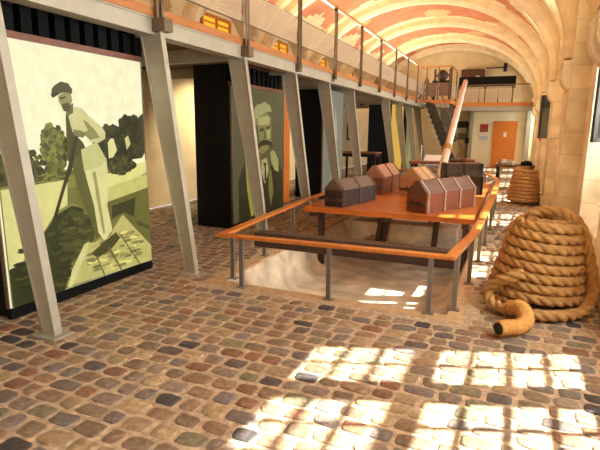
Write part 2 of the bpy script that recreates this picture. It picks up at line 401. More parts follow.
# ------------------------------------------------------------ mezzanine
XB = -3.55
mz = MB(); mz.box(XL, XB - .1, YN, 20.6, 2.74, 2.84); struct('trim_mezzanine', mz, underm)
ed = MB(); ed.box(XB - .1, XB + .0, YN, 20.6, 2.75, 2.845); struct('trim_edge', ed, mat('edge_wood', (172, 108, 56), .4, var=.2, scale=3, stretch=(14, 1, 14)))
bm = MB(); bm.box(XB - .09, XB - .02, YN, 20.6, 2.59, 2.745); bm.box(XB - .2, XB - .02, YN, 20.6, 2.575, 2.59); bm.box(XB - .2, XB + .0, YN, 20.6, 2.73, 2.745)
struct('trim_beam', bm, steel)
jo = MB()
for y in COLY: jo.box(XL, XB - .2, y - .06, y + .06, 2.56, 2.74)
struct('trim_joists', jo, steel)

def column():
    t = thing('steel_column', '', 'column', group='leaning steel columns under the mezzanine')
    s = MB(); hy = .036
    bot, top = (-.08, .06), (-.585, -.305)               # x range at foot and at head, from the foot centre
    def strip(a, b, y0, y1): s.prism([(a[0], .012), (a[1], .012), (b[1], 2.74), (b[0], 2.74)], y0, y1)
    strip((bot[0] + .01, bot[1] - .01), (top[0] + .01, top[1] - .01), -.022, .022)
    strip((bot[1] - .014, bot[1]), (top[1] - .014, top[1]), -hy, hy)
    strip((bot[0], bot[0] + .014), (top[0], top[0] + .014), -hy, hy)
    obj('shaft', s, steel, t)
    f = MB(); f.box(-.13, .12, -.09, .09, 0, .014); obj('foot_plate', f, steel, t)
    b = MB(); b.box(-.36, -.2, -.07, .07, 2.6, 2.73); obj('bracket', b, bronze, t)
    return t
ords = ['nearest leaning grey steel column, beside the large backlit picture of a man on a boat',
        'second leaning grey steel column from the front, right of the boat picture',
        'third leaning grey steel column, standing before the portrait of a moustached man',
        'fourth leaning grey steel column, right of the moustached portrait',
        'fifth leaning grey steel column, in front of the grey glossy display panel',
        'sixth leaning grey steel column, beside the dark high table',
        'seventh leaning grey steel column, in front of the golden panel',
        'eighth leaning grey steel column, in front of the greenish far panel',
        'ninth leaning grey steel column, near the foot of the stair',
        'farthest leaning grey steel column, under the end of the mezzanine']
c0 = column(); XC = -3.2
for k, (y, lb) in enumerate(zip(COLY[:6] + COLY[7:], ords)):
    if k == 0: c0.location = (XC, y, 0); c0['label'] = lb
    else: dup(c0, (XC - min(.2, .05 * max(0, k - 1)), y, 0), None, lb)

rl = thing('mezzanine_railing', 'long railing of the mezzanine with orange handrail and perforated sheet panels', 'railing', (XB, 4.33, 2.85))
h = MB(); h.box(-.02, .05, -8, 16.05, 1.17, 1.215); obj('handrail', h, orange, rl)
for k, y in enumerate(COLY[:-1]):
    p = MB(); yy = y - 4.33
    p.box(.012, .05, yy - .055, yy - .02, -.2, 1.17); p.box(.012, .05, yy + .02, yy + .055, -.2, 1.17); p.box(.0, .03, yy - .055, yy + .055, -.2, -.12)
    p.box(.0, .05, yy - .055, yy + .055, 1.12, 1.17)
    obj('post', p, bronze, rl)
    s = MB(); s.box(.004, .01, yy + .08, yy + 1.75, .2, .62); obj('perforated_panel', s, PERF, rl)
s = MB(); s.box(.004, .01, -3.6, -1.92, .2, .62); obj('perforated_panel', s, PERF, rl)
for z in (.19, .62):
    m_ = MB(); m_.box(.0, .014, -4, 16.1, z - .006, z + .006); obj('panel_rail', m_, bronze, rl)

# ------------------------------------------------------------ landing and bridge at the far end
ld = MB(); ld.box(-4.2, -2.5, 20.5, 22.4, 2.72, 2.84); ld.box(-4.2, .9, 22.4, YF, 2.68, 2.8); struct('trim_bridge', ld, underm)
le = MB(); le.box(-4.2, -2.46, 20.46, 20.5, 2.72, 2.86); le.box(-2.5, -2.46, 20.5, 22.4, 2.72, 2.86); le.box(-2.46, .9, 22.36, 22.4, 2.68, 2.83); struct('trim_edge_far', le, orange)
lb = MB(); lb.box(-4.2, -2.5, 20.5, 20.6, 2.55, 2.72); lb.box(-2.46, .9, 22.42, 22.52, 2.5, 2.68); struct('trim_beam_far', lb, steel)
def railing(name, label, x0, x1, y, z, posts, top=1.2, sheet=True, axis='x', hm=orange, sm=PERF):
    t = thing(name, label, 'railing', (0, 0, z))
    B = (lambda a, b, c, d, e, f: (a, b, y + c, y + d, e, f)) if axis == 'x' else (lambda a, b, c, d, e, f: (y + c, y + d, a, b, e, f))
    h = MB(); h.box(*B(x0, x1, -.03, .03, top, top + .045)); obj('handrail', h, hm, t)
    ps = [x0 + (x1 - x0) * i / (posts - 1) for i in range(posts)]
    for p in ps:
        m_ = MB(); m_.box(*B(p - .025, p + .025, -.02, .02, .0, top)); obj('post', m_, bronze, t)
    if sheet:
        for p, q in zip(ps, ps[1:]):
            m_ = MB(); m_.box(*B(p + .05, q - .05, -.004, .004, .15, .66)); obj('perforated_panel', m_, sm, t)
    return t
brownsheet = mat('brown_sheet', (128, 104, 92), .5, var=.15)
railing('landing_railing', 'brown sheeted railing at the front of the left landing', -3.44, -2.52, 20.52, 2.86, 3, 1.25, sm=brownsheet)
railing('landing_side_railing', 'short railing on the right side of the landing, running to the bridge', 20.6, 22.3, -2.48, 2.86, 2, 1.25, axis='y')
railing('bridge_railing', 'railing of the far bridge above the orange door', -2.4, .85, 22.42, 2.83, 4, .7, hm=bronze)
t = thing('sign_beam', 'long black sign beam on thin posts above the far bridge', 'sign', (-1.35, 22.6, 2.8))
m_ = MB(); m_.box(-1.05, 1.2, -.12, .12, .62, 1.1); obj('board', m_, black, t)
for x in (-.2, .55, 1.1):
    p = MB(); p.box(x - .02, x + .02, -.02, .02, 0, .6); obj('post', p, iron, t)
for x in (-.35, -.28, .3, .42, .7): 
    p = MB(); p.box(x - .03, x + .03, -.05, .05, 1.1, 1.15); obj('spot_lamp', p, white, t)
t = thing('wall_cabinet', 'dark brown box cabinet on the end wall behind the black sign beam', 'cabinet', (-1.95, 24.3, 3.9))
m_ = MB(); m_.box(-.55, .45, -.2, .2, 0, .5); obj('case', m_, darkwood, t, .01)
m_ = MB(); m_.box(-.5, .4, -.215, -.2, .05, .45); obj('front_panel', m_, mat('brown_panel', (92, 54, 34), .5), t)
t = thing('wall_lamp', 'thin horizontal lamp bar with dark head on the end wall', 'lamp', (-.95, 24.5, 4.45))
m_ = MB(); m_.tube([(-.5, -.25, 0), (.35, -.25, 0)], .03, 8); obj('bar', m_, bronze, t)
m_ = MB(); m_.tube([(.3, -.25, -.18), (.3, -.25, .18)], .08, 10); obj('lamp_head', m_, iron, t)
for x in (-.45, .3):
    m_ = MB(); m_.tube([(x, -.25, 0), (x, 0, 0)], .02, 6); obj('bracket', m_, iron, t)
# dark gear standing on the left landing
t = thing('easel', 'dark wooden easel standing on the left landing', 'easel', (-3.55, 21.2, 2.84))
for a, b in (((-.3, 0, 0), (0, 0, 1.0)), ((.3, 0, 0), (0, 0, 1.0)), ((0, .4, 0), (0, 0, 1.0))):
    m_ = MB(); m_.tube([a, b], .03, 6); obj('leg', m_, darkwood, t)
m_ = MB(); m_.box(-.2, .2, -.03, .03, .42, .47); obj('ledge', m_, darkwood, t)
t = thing('winding_frame', 'tall dark frame with a crossbar on the left landing', 'frame', (-2.95, 21.4, 2.84))
for x in (-.3, .3):
    m_ = MB(); m_.box(x - .035, x + .035, -.04, .04, 0, 1.3); obj('upright', m_, darkwood, t)
m_ = MB(); m_.box(-.4, .4, -.05, .05, .75, .85); obj('crossbar', m_, iron, t)
m_ = MB(); m_.tube([(-.0, -.06, 1.05), (0, .06, 1.05)], .22, 18); obj('wheel', m_, darkwood, t)
m_ = MB(); m_.box(-.26, .26, -.05, .05, 1.02, 1.08); obj('axle', m_, iron, t)
t = thing('dark_stool', 'small dark stool with a round seat on the left landing', 'stool', (-3.85, 21.6, 2.84))
m_ = MB(); m_.tube([(0, 0, .5), (0, 0, .55)], .18, 16); obj('seat', m_, darkwood, t)
for a in range(3):
    m_ = MB(); m_.tube([(.16 * math.cos(a * 2.1), .16 * math.sin(a * 2.1), 0), (.1 * math.cos(a * 2.1), .1 * math.sin(a * 2.1), .5)], .02, 6); obj('leg', m_, darkwood, t)
# steep stair from the landing down towards the hall
t = thing('open_stair', 'dark steep stair with notched treads rising to the left landing', 'stair', (-2.25, 19.55, 0), 0)
n_, rise, run = 13, .205, .088
for y in (0, .75):
    m_ = MB(); m_.prism([(.1, 0), (.36, 0), (.36 - 2.72 * run / rise, 2.72), (.1 - 2.72 * run / rise, 2.72)], y - .02, y + .02); obj('stringer', m_, mat('olive_steel', (58, 56, 44), .5), t)
for k in range(n_):
    x = .2 - (k + 1) * run; z = (k + 1) * rise
    m_ = MB(); m_.box(x - .2, x + .1, -.06, .8, z - .03, z); tr = obj('tread', m_, darkwood, t)
    m_ = MB(); m_.box(x - .2, x - .06, -.075, -.06, z - .03, z + .02); obj('nosing', m_, white, tr)
m_ = MB(); m_.obox((-.42, .98, 1.2), (.45, .5, 0), (.02, -.02, 0), (-.2, 0, 1.48)); obj('guard_panel', m_, mat('olive_sheet', (70, 62, 46), .9, spec=.1, var=.35, scale=6), t)
m_ = MB(); m_.tube([(.45, -.03, .9), (-.62, -.03, 3.4)], .022, 8); obj('handrail', m_, bronze, t)
for k in range(3):
    z = .3 + k * .9; m_ = MB(); xx = .3 - z * run / rise; m_.tube([(xx, -.03, z), (xx + .16, -.03, z + .55)], .016, 6); obj('baluster', m_, bronze, t)

# ------------------------------------------------------------ far wall: partition, door, posters
pw = MB(); pw.box(-1.86, .5, 24.1, 24.3, 0, 2.52); struct('wall_partition', pw, mat('white_partition', (232, 218, 184), .7, var=.05))
pc = MB(); pc.box(-1.95, -1.8, 23.9, 24.1, 0, 2.55); pc.box(.42, .6, 23.9, 24.1, 0, 2.55); pc.box(-1.95, .6, 23.95, 24.1, 2.5, 2.62); struct('trim_partition', pc, steel)
d = MB(); d.box(-.93, .06, 24.06, 24.1, 0, 2.1); do = struct('door_1', d, doorw)
m_ = MB(); m_.box(-.48, -.36, 24.05, 24.06, 1.4, 1.6); obj('notice', m_, white, do)
m_ = MB(); m_.tube([(-.85, 24.0, 1.0), (-.85, 24.06, 1.0)], .025, 8); obj('door_handle', m_, iron, do)
def flat_picture(name, label, cat, x, z, w, hgt, y, cols, frame=None):
    t = thing(name, label, cat, (x, y, z)); m_ = MB(); n = len(cols)
    for i, c in enumerate(cols): m_.box(-w / 2, w / 2, -.012, 0, hgt * (1 - (i + 1) / n), hgt * (1 - i / n), lin(c))
    obj('sheet', m_, paper, t)
    if frame:
        f = MB(); e = .04
        f.box(-w / 2 - e, w / 2 + e, -.03, 0, -e, 0); f.box(-w / 2 - e, w / 2 + e, -.03, 0, hgt, hgt + e); f.box(-w / 2 - e, -w / 2, -.03, 0, 0, hgt); f.box(w / 2, w / 2 + e, -.03, 0, 0, hgt)
        obj('frame', f, frame, t)
flat_picture('poster', 'red topped poster on the white wall left of the orange door', 'poster', -1.33, 1.25, .36, .72, 24.1, [(150, 40, 30), (130, 60, 40), (225, 215, 200), (180, 185, 205)])
flat_picture('framed_picture', 'dark framed picture low on the far wall, left of the white partition', 'picture', -2.35, 1.3, .5, .75, 24.48, [(60, 70, 60), (190, 190, 170), (120, 120, 100)], iron)
t = thing('speaker_stand', 'thin dark stand with a small head beside the white partition', 'stand', (-1.98, 23.4, 0))
m_ = MB(); m_.tube([(0, 0, 0), (0, 0, 1.2)], .025, 8); obj('pole', m_, iron, t)
m_ = MB(); m_.box(-.08, .08, -.06, .06, 1.1, 1.35); obj('head', m_, iron, t)
m_ = MB(); m_.tube([(0, 0, 0), (0, 0, .03)], .16, 16); obj('base', m_, iron, t)

# ------------------------------------------------------------ backlit display panels
def poly_face(mb, x, pts, col, y0=None):
    mb.add([(x, y, z) for y, z in pts], [tuple(range(len(pts)))], tuple(v ** 1.22 for v in lin(col)))
def display_panel(label, x, y0, y1, z1, depth, base_h, printm, bgc, polys, side=black, louver=True, zl=2.9):
    t = thing('display_panel', label, 'display panel', (x, (y0 + y1) / 2, 0), group='backlit display panels under the mezzanine')
    cy = (y0 + y1) / 2; a, b = y0 - cy, y1 - cy
    m_ = MB(); m_.box(-depth, -.03, a, b, .012, z1 - .005); obj('case', m_, side, t)
    m_ = MB(); m_.box(-.03, .03, a - .01, b + .005, 0, base_h); obj('plinth', m_, black, t)
    m_ = MB(); m_.add([(0, a, base_h), (0, b, base_h), (0, b, z1), (0, a, z1)], [(0, 1, 2, 3)], lin(bgc)); n = 0
    m_.add([(-.028, a, base_h), (-.028, b, base_h), (-.028, b, z1), (-.028, a, z1)], [(3, 2, 1, 0)], lin(bgc))
    for nm, col, pts in polys:
        if nm.startswith('dab'):                         # leafy or grassy patches: many small dabs inside an ellipse
            (ya, za), (ry, rz), cnt, sz = pts; r_ = random.Random(cnt)
            for k in range(cnt):
                an, rr = r_.uniform(0, 2 * PI), math.sqrt(r_.random()); yy, zz = ya + ry * rr * math.cos(an) - cy, za + rz * rr * math.sin(an)
                q = sz * r_.uniform(.4, 1.2); f_ = r_.uniform(.7, 1.35); n += .02
                if yy - q * 1.3 < a or yy + q * 1.3 > b: continue
                poly_face(m_, .0006 * n, [(yy + q * math.cos(2 * PI * v / 6) * (1.3 if nm == 'dabflat' else 1), max(zz + q * math.sin(2 * PI * v / 6) * (.35 if nm == 'dabflat' else 1), base_h + .003)) for v in range(6)], tuple(min(255, c * f_) for c in col))
            continue
        n += 1; poly_face(m_, .0006 * n, [(p[0] - cy, max(p[1], base_h + .003)) for p in pts], col)
    obj('print', m_, printm, t)
    for e0, e1 in ((a - .012, a), (b, b + .012)): obj('frame', MB().box(-.03, .006, e0, e1, base_h, z1), bronze, t)
    if louver:
        g = MB(); g.box(-.06, .02, a, b, z1, z1 + .055); g.box(-.06, .02, a, b, zl - .3, zl - .255); obj('louver_rail', g, brown, t)
        g = MB(); k = a + .03
        while k < b - .05: g.box(-.09, -.0, k, k + .1, z1 + .055, zl - .3); k += .165
        obj('louver', g, slatm, t)
        g = MB(); g.box(-depth, -.12, a, b, z1, zl - .3); obj('louver_back', g, black, t)
    return t
P1 = [
    ('ground', (132, 128, 70), [(2.6, .09), (2.6, 1.2), (4.33, 1.2), (4.33, .09)]),
    ('farbank', (150, 146, 84), [(2.6, 1.05), (2.6, 1.22), (4.33, 1.22), (4.33, 1.05)]),
    ('treesright', (66, 66, 34), [(3.59, 1.47), (3.7, 1.6), (3.78, 1.58), (3.87, 1.65), (3.95, 1.62), (4.01, 1.69), (4.1, 1.68), (4.18, 1.76), (4.25, 1.72), (4.33, 1.77), (4.33, 1.34), (4.28, 1.28), (4.06, 1.27), (3.8, 1.22), (3.64, 1.19), (3.68, 1.37)]),
    ('treesleft', (128, 126, 70), [(3.02, 1.54), (3.05, 1.57), (3.09, 1.64), (3.14, 1.58), (3.19, 1.61), (3.25, 1.51), (3.28, 1.4), (3.26, 1.25), (3.17, 1.17), (3.07, 1.21), (3.02, 1.34)]),
    ('treetop', (160, 156, 100), [(3.06, 1.47), (3.12, 1.54), (3.16, 1.5), (3.2, 1.42), (3.12, 1.36), (3.07, 1.4)]),
    ('bush', (92, 92, 50), [(2.6, 1.35), (2.75, 1.42), (2.95, 1.32), (3.05, 1.22), (3.0, 1.14), (2.6, 1.12)]),
    ('dab', (64, 64, 34), ((3.8, 1.42), (.2, .2), 150, .035)), ('dab', (60, 60, 30), ((4.15, 1.52), (.24, .22), 240, .035)),
    ('dab', (116, 114, 62), ((3.15, 1.4), (.14, .24), 170, .028)), ('dab', (86, 86, 46), ((2.8, 1.28), (.25, .14), 120, .03)), ('dabflat', (120, 118, 66), ((3.5, 1.14), (.8, .07), 160, .035)),
    ('gap', (226, 220, 160), [(3.78, 1.46), (3.82, 1.5), (3.86, 1.5), (3.9, 1.38), (3.84, 1.31), (3.78, 1.3)]),
    ('gap', (214, 208, 148), [(4.02, 1.5), (4.07, 1.53), (4.1, 1.44), (4.04, 1.38)]),
    ('meadow', (226, 220, 150), [(3.66, 1.13), (4.33, 1.25), (4.33, 1.12), (4.05, 1.03), (3.73, 1.0)]),
    ('shrub', (84, 84, 44), [(3.77, 1.2), (3.82, 1.27), (3.89, 1.3), (4.0, 1.27), (4.1, 1.29), (4.15, 1.18), (3.96, 1.12), (3.8, 1.14)]),
    ('dab', (78, 78, 42), ((3.95, 1.22), (.2, .09), 90, .03)),
    ('water', (222, 216, 150), [(2.6, 1.1), (3.25, 1.13), (3.23, .89), (2.73, .46), (2.6, .43)]),
    ('waterright', (206, 200, 128), [(3.7, 1.0), (4.33, 1.1), (4.33, .93), (3.72, .86)]),
    ('hull', (62, 64, 30), [(2.6, .05), (2.6, .43), (2.75, .46), (3.09, .83), (3.27, .89), (3.41, .83), (3.36, .57), (3.22, .34), (3.12, .05)]),
    ('hullin', (86, 86, 44), [(3.1, .72), (3.27, .86), (3.57, .69), (3.5, .5), (3.24, .34), (3.14, .46)]),
    ('hullrib', (56, 56, 28), [(3.2, .76), (3.24, .8), (3.42, .5), (3.38, .47)]),
    ('gunwale', (150, 146, 84), [(2.72, .47), (2.76, .48), (3.1, .85), (3.27, .91), (3.41, .85), (3.27, .88), (3.1, .82)]),
    ('dabflat', (70, 70, 36), ((2.95, .4), (.3, .3), 120, .05)), ('dabflat', (84, 84, 44), ((3.3, .62), (.2, .18), 70, .04)),
    ('stern', (120, 116, 60), [(3.72, .86), (4.13, .92), (4.33, .95), (4.33, .23), (3.93, .7), (3.73, .65)]),
    ('sternin', (72, 72, 36), [(3.77, .81), (4.12, .86), (4.08, .65), (3.93, .72), (3.76, .68)]),
    ('sternplank', (88, 86, 44), [(4.12, .6), (4.33, .5), (4.33, .46), (4.12, .55)]),
    ('deck', (198, 190, 124), [(3.26, .33), (3.42, .49), (3.68, .46), (3.79, .59), (3.91, .7), (4.33, .27), (4.33, .09), (3.14, .12)]),
    ('dabflat', (178, 170, 108), ((3.8, .33), (.4, .2), 120, .05)),
    ('footshade', (86, 84, 40), [(3.46, .38), (3.66, .47), (3.8, .53), (3.85, .45), (3.7, .35), (3.52, .31)]),
    ('plank', (120, 116, 64), [(3.51, .33), (3.53, .33), (3.62, .09), (3.6, .1)]), ('plank', (120, 116, 64), [(3.67, .38), (3.7, .39), (3.86, .08), (3.84, .09)]),
    ('plank', (120, 116, 64), [(3.84, .5), (3.86, .5), (4.14, .08), (4.12, .08)]),
    ('paddle', (216, 210, 150), [(3.15, .11), (3.21, .27), (3.38, .49), (3.44, .5), (3.39, .4), (3.25, .19), (3.2, .11)]),
    ('trouserback', (110, 106, 58), [(3.28, 1.4), (3.42, 1.43), (3.51, 1.14), (3.58, .79), (3.61, .52), (3.53, .52), (3.45, .77), (3.34, 1.08)]),
    ('trousers', (222, 216, 158), [(3.43, 1.3), (3.73, 1.31), (3.74, 1.08), (3.7, .82), (3.75, .56), (3.63, .47), (3.56, .57), (3.53, .85), (3.46, 1.13)]),
    ('fold', (172, 166, 108), [(3.54, 1.18), (3.58, 1.18), (3.62, .84), (3.65, .55), (3.62, .54), (3.58, .81)]),
    ('vest', (92, 88, 48), [(3.28, 1.74), (3.33, 1.69), (3.34, 1.57), (3.45, 1.47), (3.49, 1.39), (3.34, 1.33), (3.28, 1.16), (3.26, 1.4)]),
    ('shirtflap', (205, 200, 142), [(3.42, 1.4), (3.62, 1.47), (3.67, 1.39), (3.73, 1.29), (3.65, 1.23), (3.44, 1.19)]),
    ('jacket', (212, 206, 150), [(3.3, 1.74), (3.39, 1.8), (3.47, 1.78), (3.54, 1.72), (3.69, 1.62), (3.74, 1.56), (3.73, 1.5), (3.64, 1.46), (3.54, 1.47), (3.48, 1.55), (3.38, 1.52), (3.33, 1.6)]),
    ('jacketshade', (154, 150, 96), [(3.47, 1.68), (3.52, 1.66), (3.62, 1.57), (3.66, 1.51), (3.54, 1.49), (3.44, 1.56), (3.52, 1.58)]),
    ('hand', (140, 132, 82), [(3.34, 1.59), (3.43, 1.58), (3.5, 1.55), (3.45, 1.51), (3.36, 1.53)]),
    ('pole', (70, 66, 36), [(3.36, 1.53), (3.4, 1.53), (3.31, 1.26), (3.18, 1.0), (3.07, .76), (3.04, .78), (3.16, 1.04), (3.28, 1.31)]),
    ('neck', (120, 114, 70), [(3.27, 1.77), (3.37, 1.83), (3.36, 1.74), (3.3, 1.71)]),
    ('face', (164, 156, 104), [(3.21, 1.88), (3.27, 1.92), (3.35, 1.92), (3.36, 1.85), (3.33, 1.78), (3.29, 1.75), (3.25, 1.76), (3.23, 1.81), (3.215, 1.83)]),
    ('beard', (96, 90, 54), [(3.24, 1.81), (3.31, 1.83), (3.34, 1.8), (3.31, 1.75), (3.26, 1.75)]),
    ('eye', (80, 74, 44), [(3.225, 1.868), (3.29, 1.885), (3.29, 1.87), (3.23, 1.85)]),
    ('cap', (92, 86, 52), [(3.14, 1.9), (3.15, 1.94), (3.18, 1.97), (3.25, 2.01), (3.33, 2.0), (3.37, 1.95), (3.36, 1.91), (3.27, 1.92), (3.2, 1.89), (3.16, 1.87)]),
    ('capbrim', (62, 58, 34), [(3.13, 1.89), (3.2, 1.91), (3.27, 1.925), (3.2, 1.885), (3.15, 1.86)]),
]
display_panel('large backlit photograph of a capped man poling a boat', -3.8, 2.58, 4.33, 2.31, .45, .09, PRINT, (244, 238, 196), P1)
P2 = [
    ('coat', (66, 62, 34), [(6.83, .8), (7.09, 1.14), (7.5, 1.09), (7.8, .85), (8.21, 1.05), (8.5, .8), (8.5, .09), (6.83, .07)]),
    ('lapel', (196, 190, 92), [(7.05, 1.11), (7.15, 1.14), (7.28, .76), (7.38, .15), (7.24, .12), (7.11, .6)]),
    ('lapel', (150, 146, 74), [(7.9, .85), (8.0, .9), (8.1, .5), (8.0, .2), (7.9, .5)]),
    ('neck', (120, 114, 66), [(7.5, 1.25), (7.95, 1.3), (7.9, 1.0), (7.55, 1.0)]),
    ('face', (170, 164, 100), [(7.37, 1.73), (7.51, 1.85), (7.85, 1.9), (8.01, 1.82), (8.02, 1.6), (8.0, 1.42), (7.88, 1.25), (7.65, 1.18), (7.5, 1.24), (7.4, 1.4)]),
    ('cheek', (210, 204, 140), [(7.76, 1.62), (7.94, 1.66), (7.97, 1.5), (7.9, 1.44), (7.8, 1.46)]),
    ('forehead', (214, 208, 146), [(7.5, 1.8), (7.85, 1.86), (7.96, 1.8), (7.9, 1.7), (7.55, 1.68)]),
    ('shade', (108, 102, 58), [(7.38, 1.7), (7.5, 1.66), (7.55, 1.4), (7.5, 1.26), (7.41, 1.4)]),
    ('hair', (206, 200, 140), [(7.34, 1.86), (7.4, 1.97), (7.48, 2.03), (7.6, 2.04), (7.74, 2.09), (7.86, 2.06), (7.97, 2.03), (8.02, 1.92), (7.9, 1.93), (7.78, 1.9), (7.62, 1.86), (7.51, 1.8), (7.42, 1.78), (7.37, 1.68)]),
    ('brow', (84, 78, 44), [(7.55, 1.62), (7.73, 1.64), (7.73, 1.59), (7.57, 1.57)]), ('brow', (84, 78, 44), [(7.8, 1.65), (7.96, 1.68), (7.95, 1.63), (7.81, 1.6)]),
    ('nose', (130, 124, 72), [(7.74, 1.6), (7.79, 1.6), (7.83, 1.46), (7.72, 1.44)]),
    ('moustache', (50, 46, 24), [(7.5, 1.36), (7.62, 1.42), (7.76, 1.43), (7.9, 1.42), (8.02, 1.37), (8.04, 1.29), (7.9, 1.33), (7.76, 1.34), (7.6, 1.32), (7.5, 1.26)]),
    ('shirt', (214, 208, 150), [(7.61, 1.08), (7.82, 1.11), (7.9, .89), (7.74, .64), (7.61, .87)]),
    ('tie', (50, 46, 26), [(7.68, 1.02), (7.8, 1.03), (7.78, .95), (7.8, .7), (7.72, .7), (7.74, .94)]),
    ('hand', (206, 200, 130), [(7.96, 1.21), (8.1, 1.24), (8.17, 1.18), (8.29, 1.05), (8.3, .82), (8.13, .87), (8.0, 1.02)]),
]
display_panel('dim backlit portrait of a moustached man in a dark coat', -4.08, 6.66, 8.52, 2.28, .7, .09, PRINT_DIM, (100, 95, 60), P2)
P3 = [('figure', (160, 158, 140), [(11.0, .1), (11.1, 1.2), (11.3, 1.6), (11.5, 1.3), (11.7, .1)]), ('streak', (236, 234, 205), [(11.02, 1.75), (11.08, 1.7), (11.2, 1.1), (11.3, .7), (11.24, .7), (11.1, 1.2)]),  # pale streaks are reflected glare painted into the print
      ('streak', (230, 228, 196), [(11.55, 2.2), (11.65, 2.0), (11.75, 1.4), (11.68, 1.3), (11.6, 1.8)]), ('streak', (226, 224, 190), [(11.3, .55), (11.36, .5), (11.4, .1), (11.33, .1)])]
display_panel('grey glossy display panel with painted glare streaks beyond the portrait', -4.12, 10.75, 12.2, 2.55, .7, .06, PRINT_DIM, (150, 150, 136), P3, louver=False)
P4 = [('dab', (250, 226, 130), ((17.3, 1.2), (.5, 1.0), 90, .12)), ('dab', (206, 140, 46), ((17.7, .8), (.6, .7), 80, .1)), ('dab', (232, 170, 60), ((17.5, 1.8), (.7, .5), 60, .09))]
display_panel('golden yellow display panel with a navy side', -3.88, 16.6, 18.5, 2.5, .8, .06, GOLD, (236, 186, 70), P4, side=navy, louver=False)
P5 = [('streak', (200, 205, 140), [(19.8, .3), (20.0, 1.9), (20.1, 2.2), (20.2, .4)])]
display_panel('greenish display panel farthest along under the mezzanine', -3.9, 19.3, 20.5, 2.5, .7, .06, PRINT_DIM, (150, 156, 104), P5, side=navy, louver=False)
# tall orange wooden cabinet and a high table under the mezzanine
t = thing('wooden_cabinet', 'tall orange wooden cabinet just beyond the moustached portrait', 'cabinet', (-4.82, 9.7, 0))
m_ = MB(); m_.box(-.33, .22, -.1, .25, .0, 2.5); obj('body', m_, doorw, t)
for z in (.35, .95, 1.55):
    m_ = MB(); m_.box(-.29, .18, -.125, -.1, z, z + .5); obj('door', m_, mat('cabinet_door', (216, 128, 50), .4, var=.15), t)
t = thing('high_table', 'dark high table with thin legs under the mezzanine, left of the navy panel side', 'table', (-4.3, 14.4, 0))
m_ = MB(); m_.box(-.55, .6, -.35, .35, .93, .98); obj('tabletop', m_, mat('brown_top', (120, 76, 50), .45), t)
m_ = MB(); m_.box(-.5, .55, -.3, .3, .84, .93); obj('apron', m_, iron, t)
for x in (-.5, .55):
    for y in (-.3, .3):
        m_ = MB(); m_.box(x - .03, x + .03, y - .03, y + .03, 0, .9); obj('leg', m_, iron, t)
t = thing('framed_print', 'small dark framed print on the cream wall behind the high table', 'picture', (XL, 20.75, 1.2))
m_ = MB(); m_.box(0, .03, -.3, .3, 0, .75); obj('frame', m_, iron, t)
m_ = MB(); m_.box(.03, .034, -.22, .22, .08, .67, lin((190, 190, 160))); obj('sheet', m_, paper, t)
# spotlights under the mezzanine, lighting the cream wall
sp0 = None
for y, lb in ((5.6, 'small black spotlight under the mezzanine between the boat picture and the portrait'), (9.4, 'small black spotlight under the mezzanine beyond the portrait'), (13.6, 'small black spotlight under the mezzanine above the high table'), (18.0, 'small black spotlight under the mezzanine at its far part')):
    if sp0 is None:
        sp0 = thing('spotlight', lb, 'spotlight', (-5.3, y, 2.74), group='spotlights under the mezzanine')
        m_ = MB(); m_.tube([(0, 0, 0), (0, 0, -.1)], .02, 8); obj('stem', m_, iron, sp0)
        m_ = MB(); m_.tube([(.06, 0, -.08), (-.1, 0, -.18)], .05, 12); obj('head', m_, iron, sp0)
    else: dup(sp0, (-5.3, y, 2.74), None, lb)
    l = bpy.data.lights.new('spot_bulb', 'SPOT'); l.energy = 130; l.color = (1, .8, .5); l.spot_size = 1.9; l.spot_blend = .6; l.shadow_soft_size = .05
    o = bpy.data.objects.new('spot_bulb', l); C.objects.link(o); o.location = (-5.43, y, 2.54); o.rotation_euler = (0, math.radians(-42), 0)
    o.rotation_euler = Vector((.75, 0, .75)).to_track_quat('Z', 'Y').to_euler()

# ------------------------------------------------------------ railing round the pit
RZ = .55
rail_pts = [(-2.69, 4.15), (-.42, 4.24), (-.31, 5.42), (-.25, 8.73), (-.26, 11.2), (-.33, 12.3), (-.5, 13.2), (-.85, 13.9), (-3.05, 13.9), (-2.93, 7.1)]
t = thing('pit_railing', 'low railing with orange wooden handrail and grey posts around the sunken pit', 'railing', (0, 0, 0))
h = MB(); n = len(rail_pts); hw = .047
mit = []
for i in range(n):
    p = Vector(rail_pts[i]); a = (p - Vector(rail_pts[i - 1])).normalized(); b = (Vector(rail_pts[(i + 1) % n]) - p).normalized()
    na, nb = Vector((a.y, -a.x)), Vector((b.y, -b.x)); mm = (na + nb).normalized(); mm *= hw / max(.4, mm.dot(na)); mit.append((p + mm, p - mm))
vs = [(q.x, q.y, z) for pr_ in mit for q in pr_ for z in (RZ - .032, RZ)]
fs = []
for i in range(n):
    j = (i + 1) % n; a, b = i * 4, j * 4
    fs += [(a + 1, b + 1, b + 3, a + 3), (a, a + 2, b + 2, b), (a, b, b + 1, a + 1), (a + 2, a + 3, b + 3, b + 2)]
h.add(vs, fs); obj('handrail', h, orange, t, .006)
def post(x, y):
    p = MB(); p.box(x - .022, x - .009, y - .018, y + .018, .008, RZ - .032); p.box(x + .009, x + .022, y - .018, y + .018, .008, RZ - .032); p.box(x - .009, x + .009, y - .009, y + .009, .008, RZ - .032)
    po = obj('post', p, postm, t)
    f = MB(); f.box(x - .05, x + .05, y - .04, y + .04, 0, .009); obj('base_plate', f, postm, po)
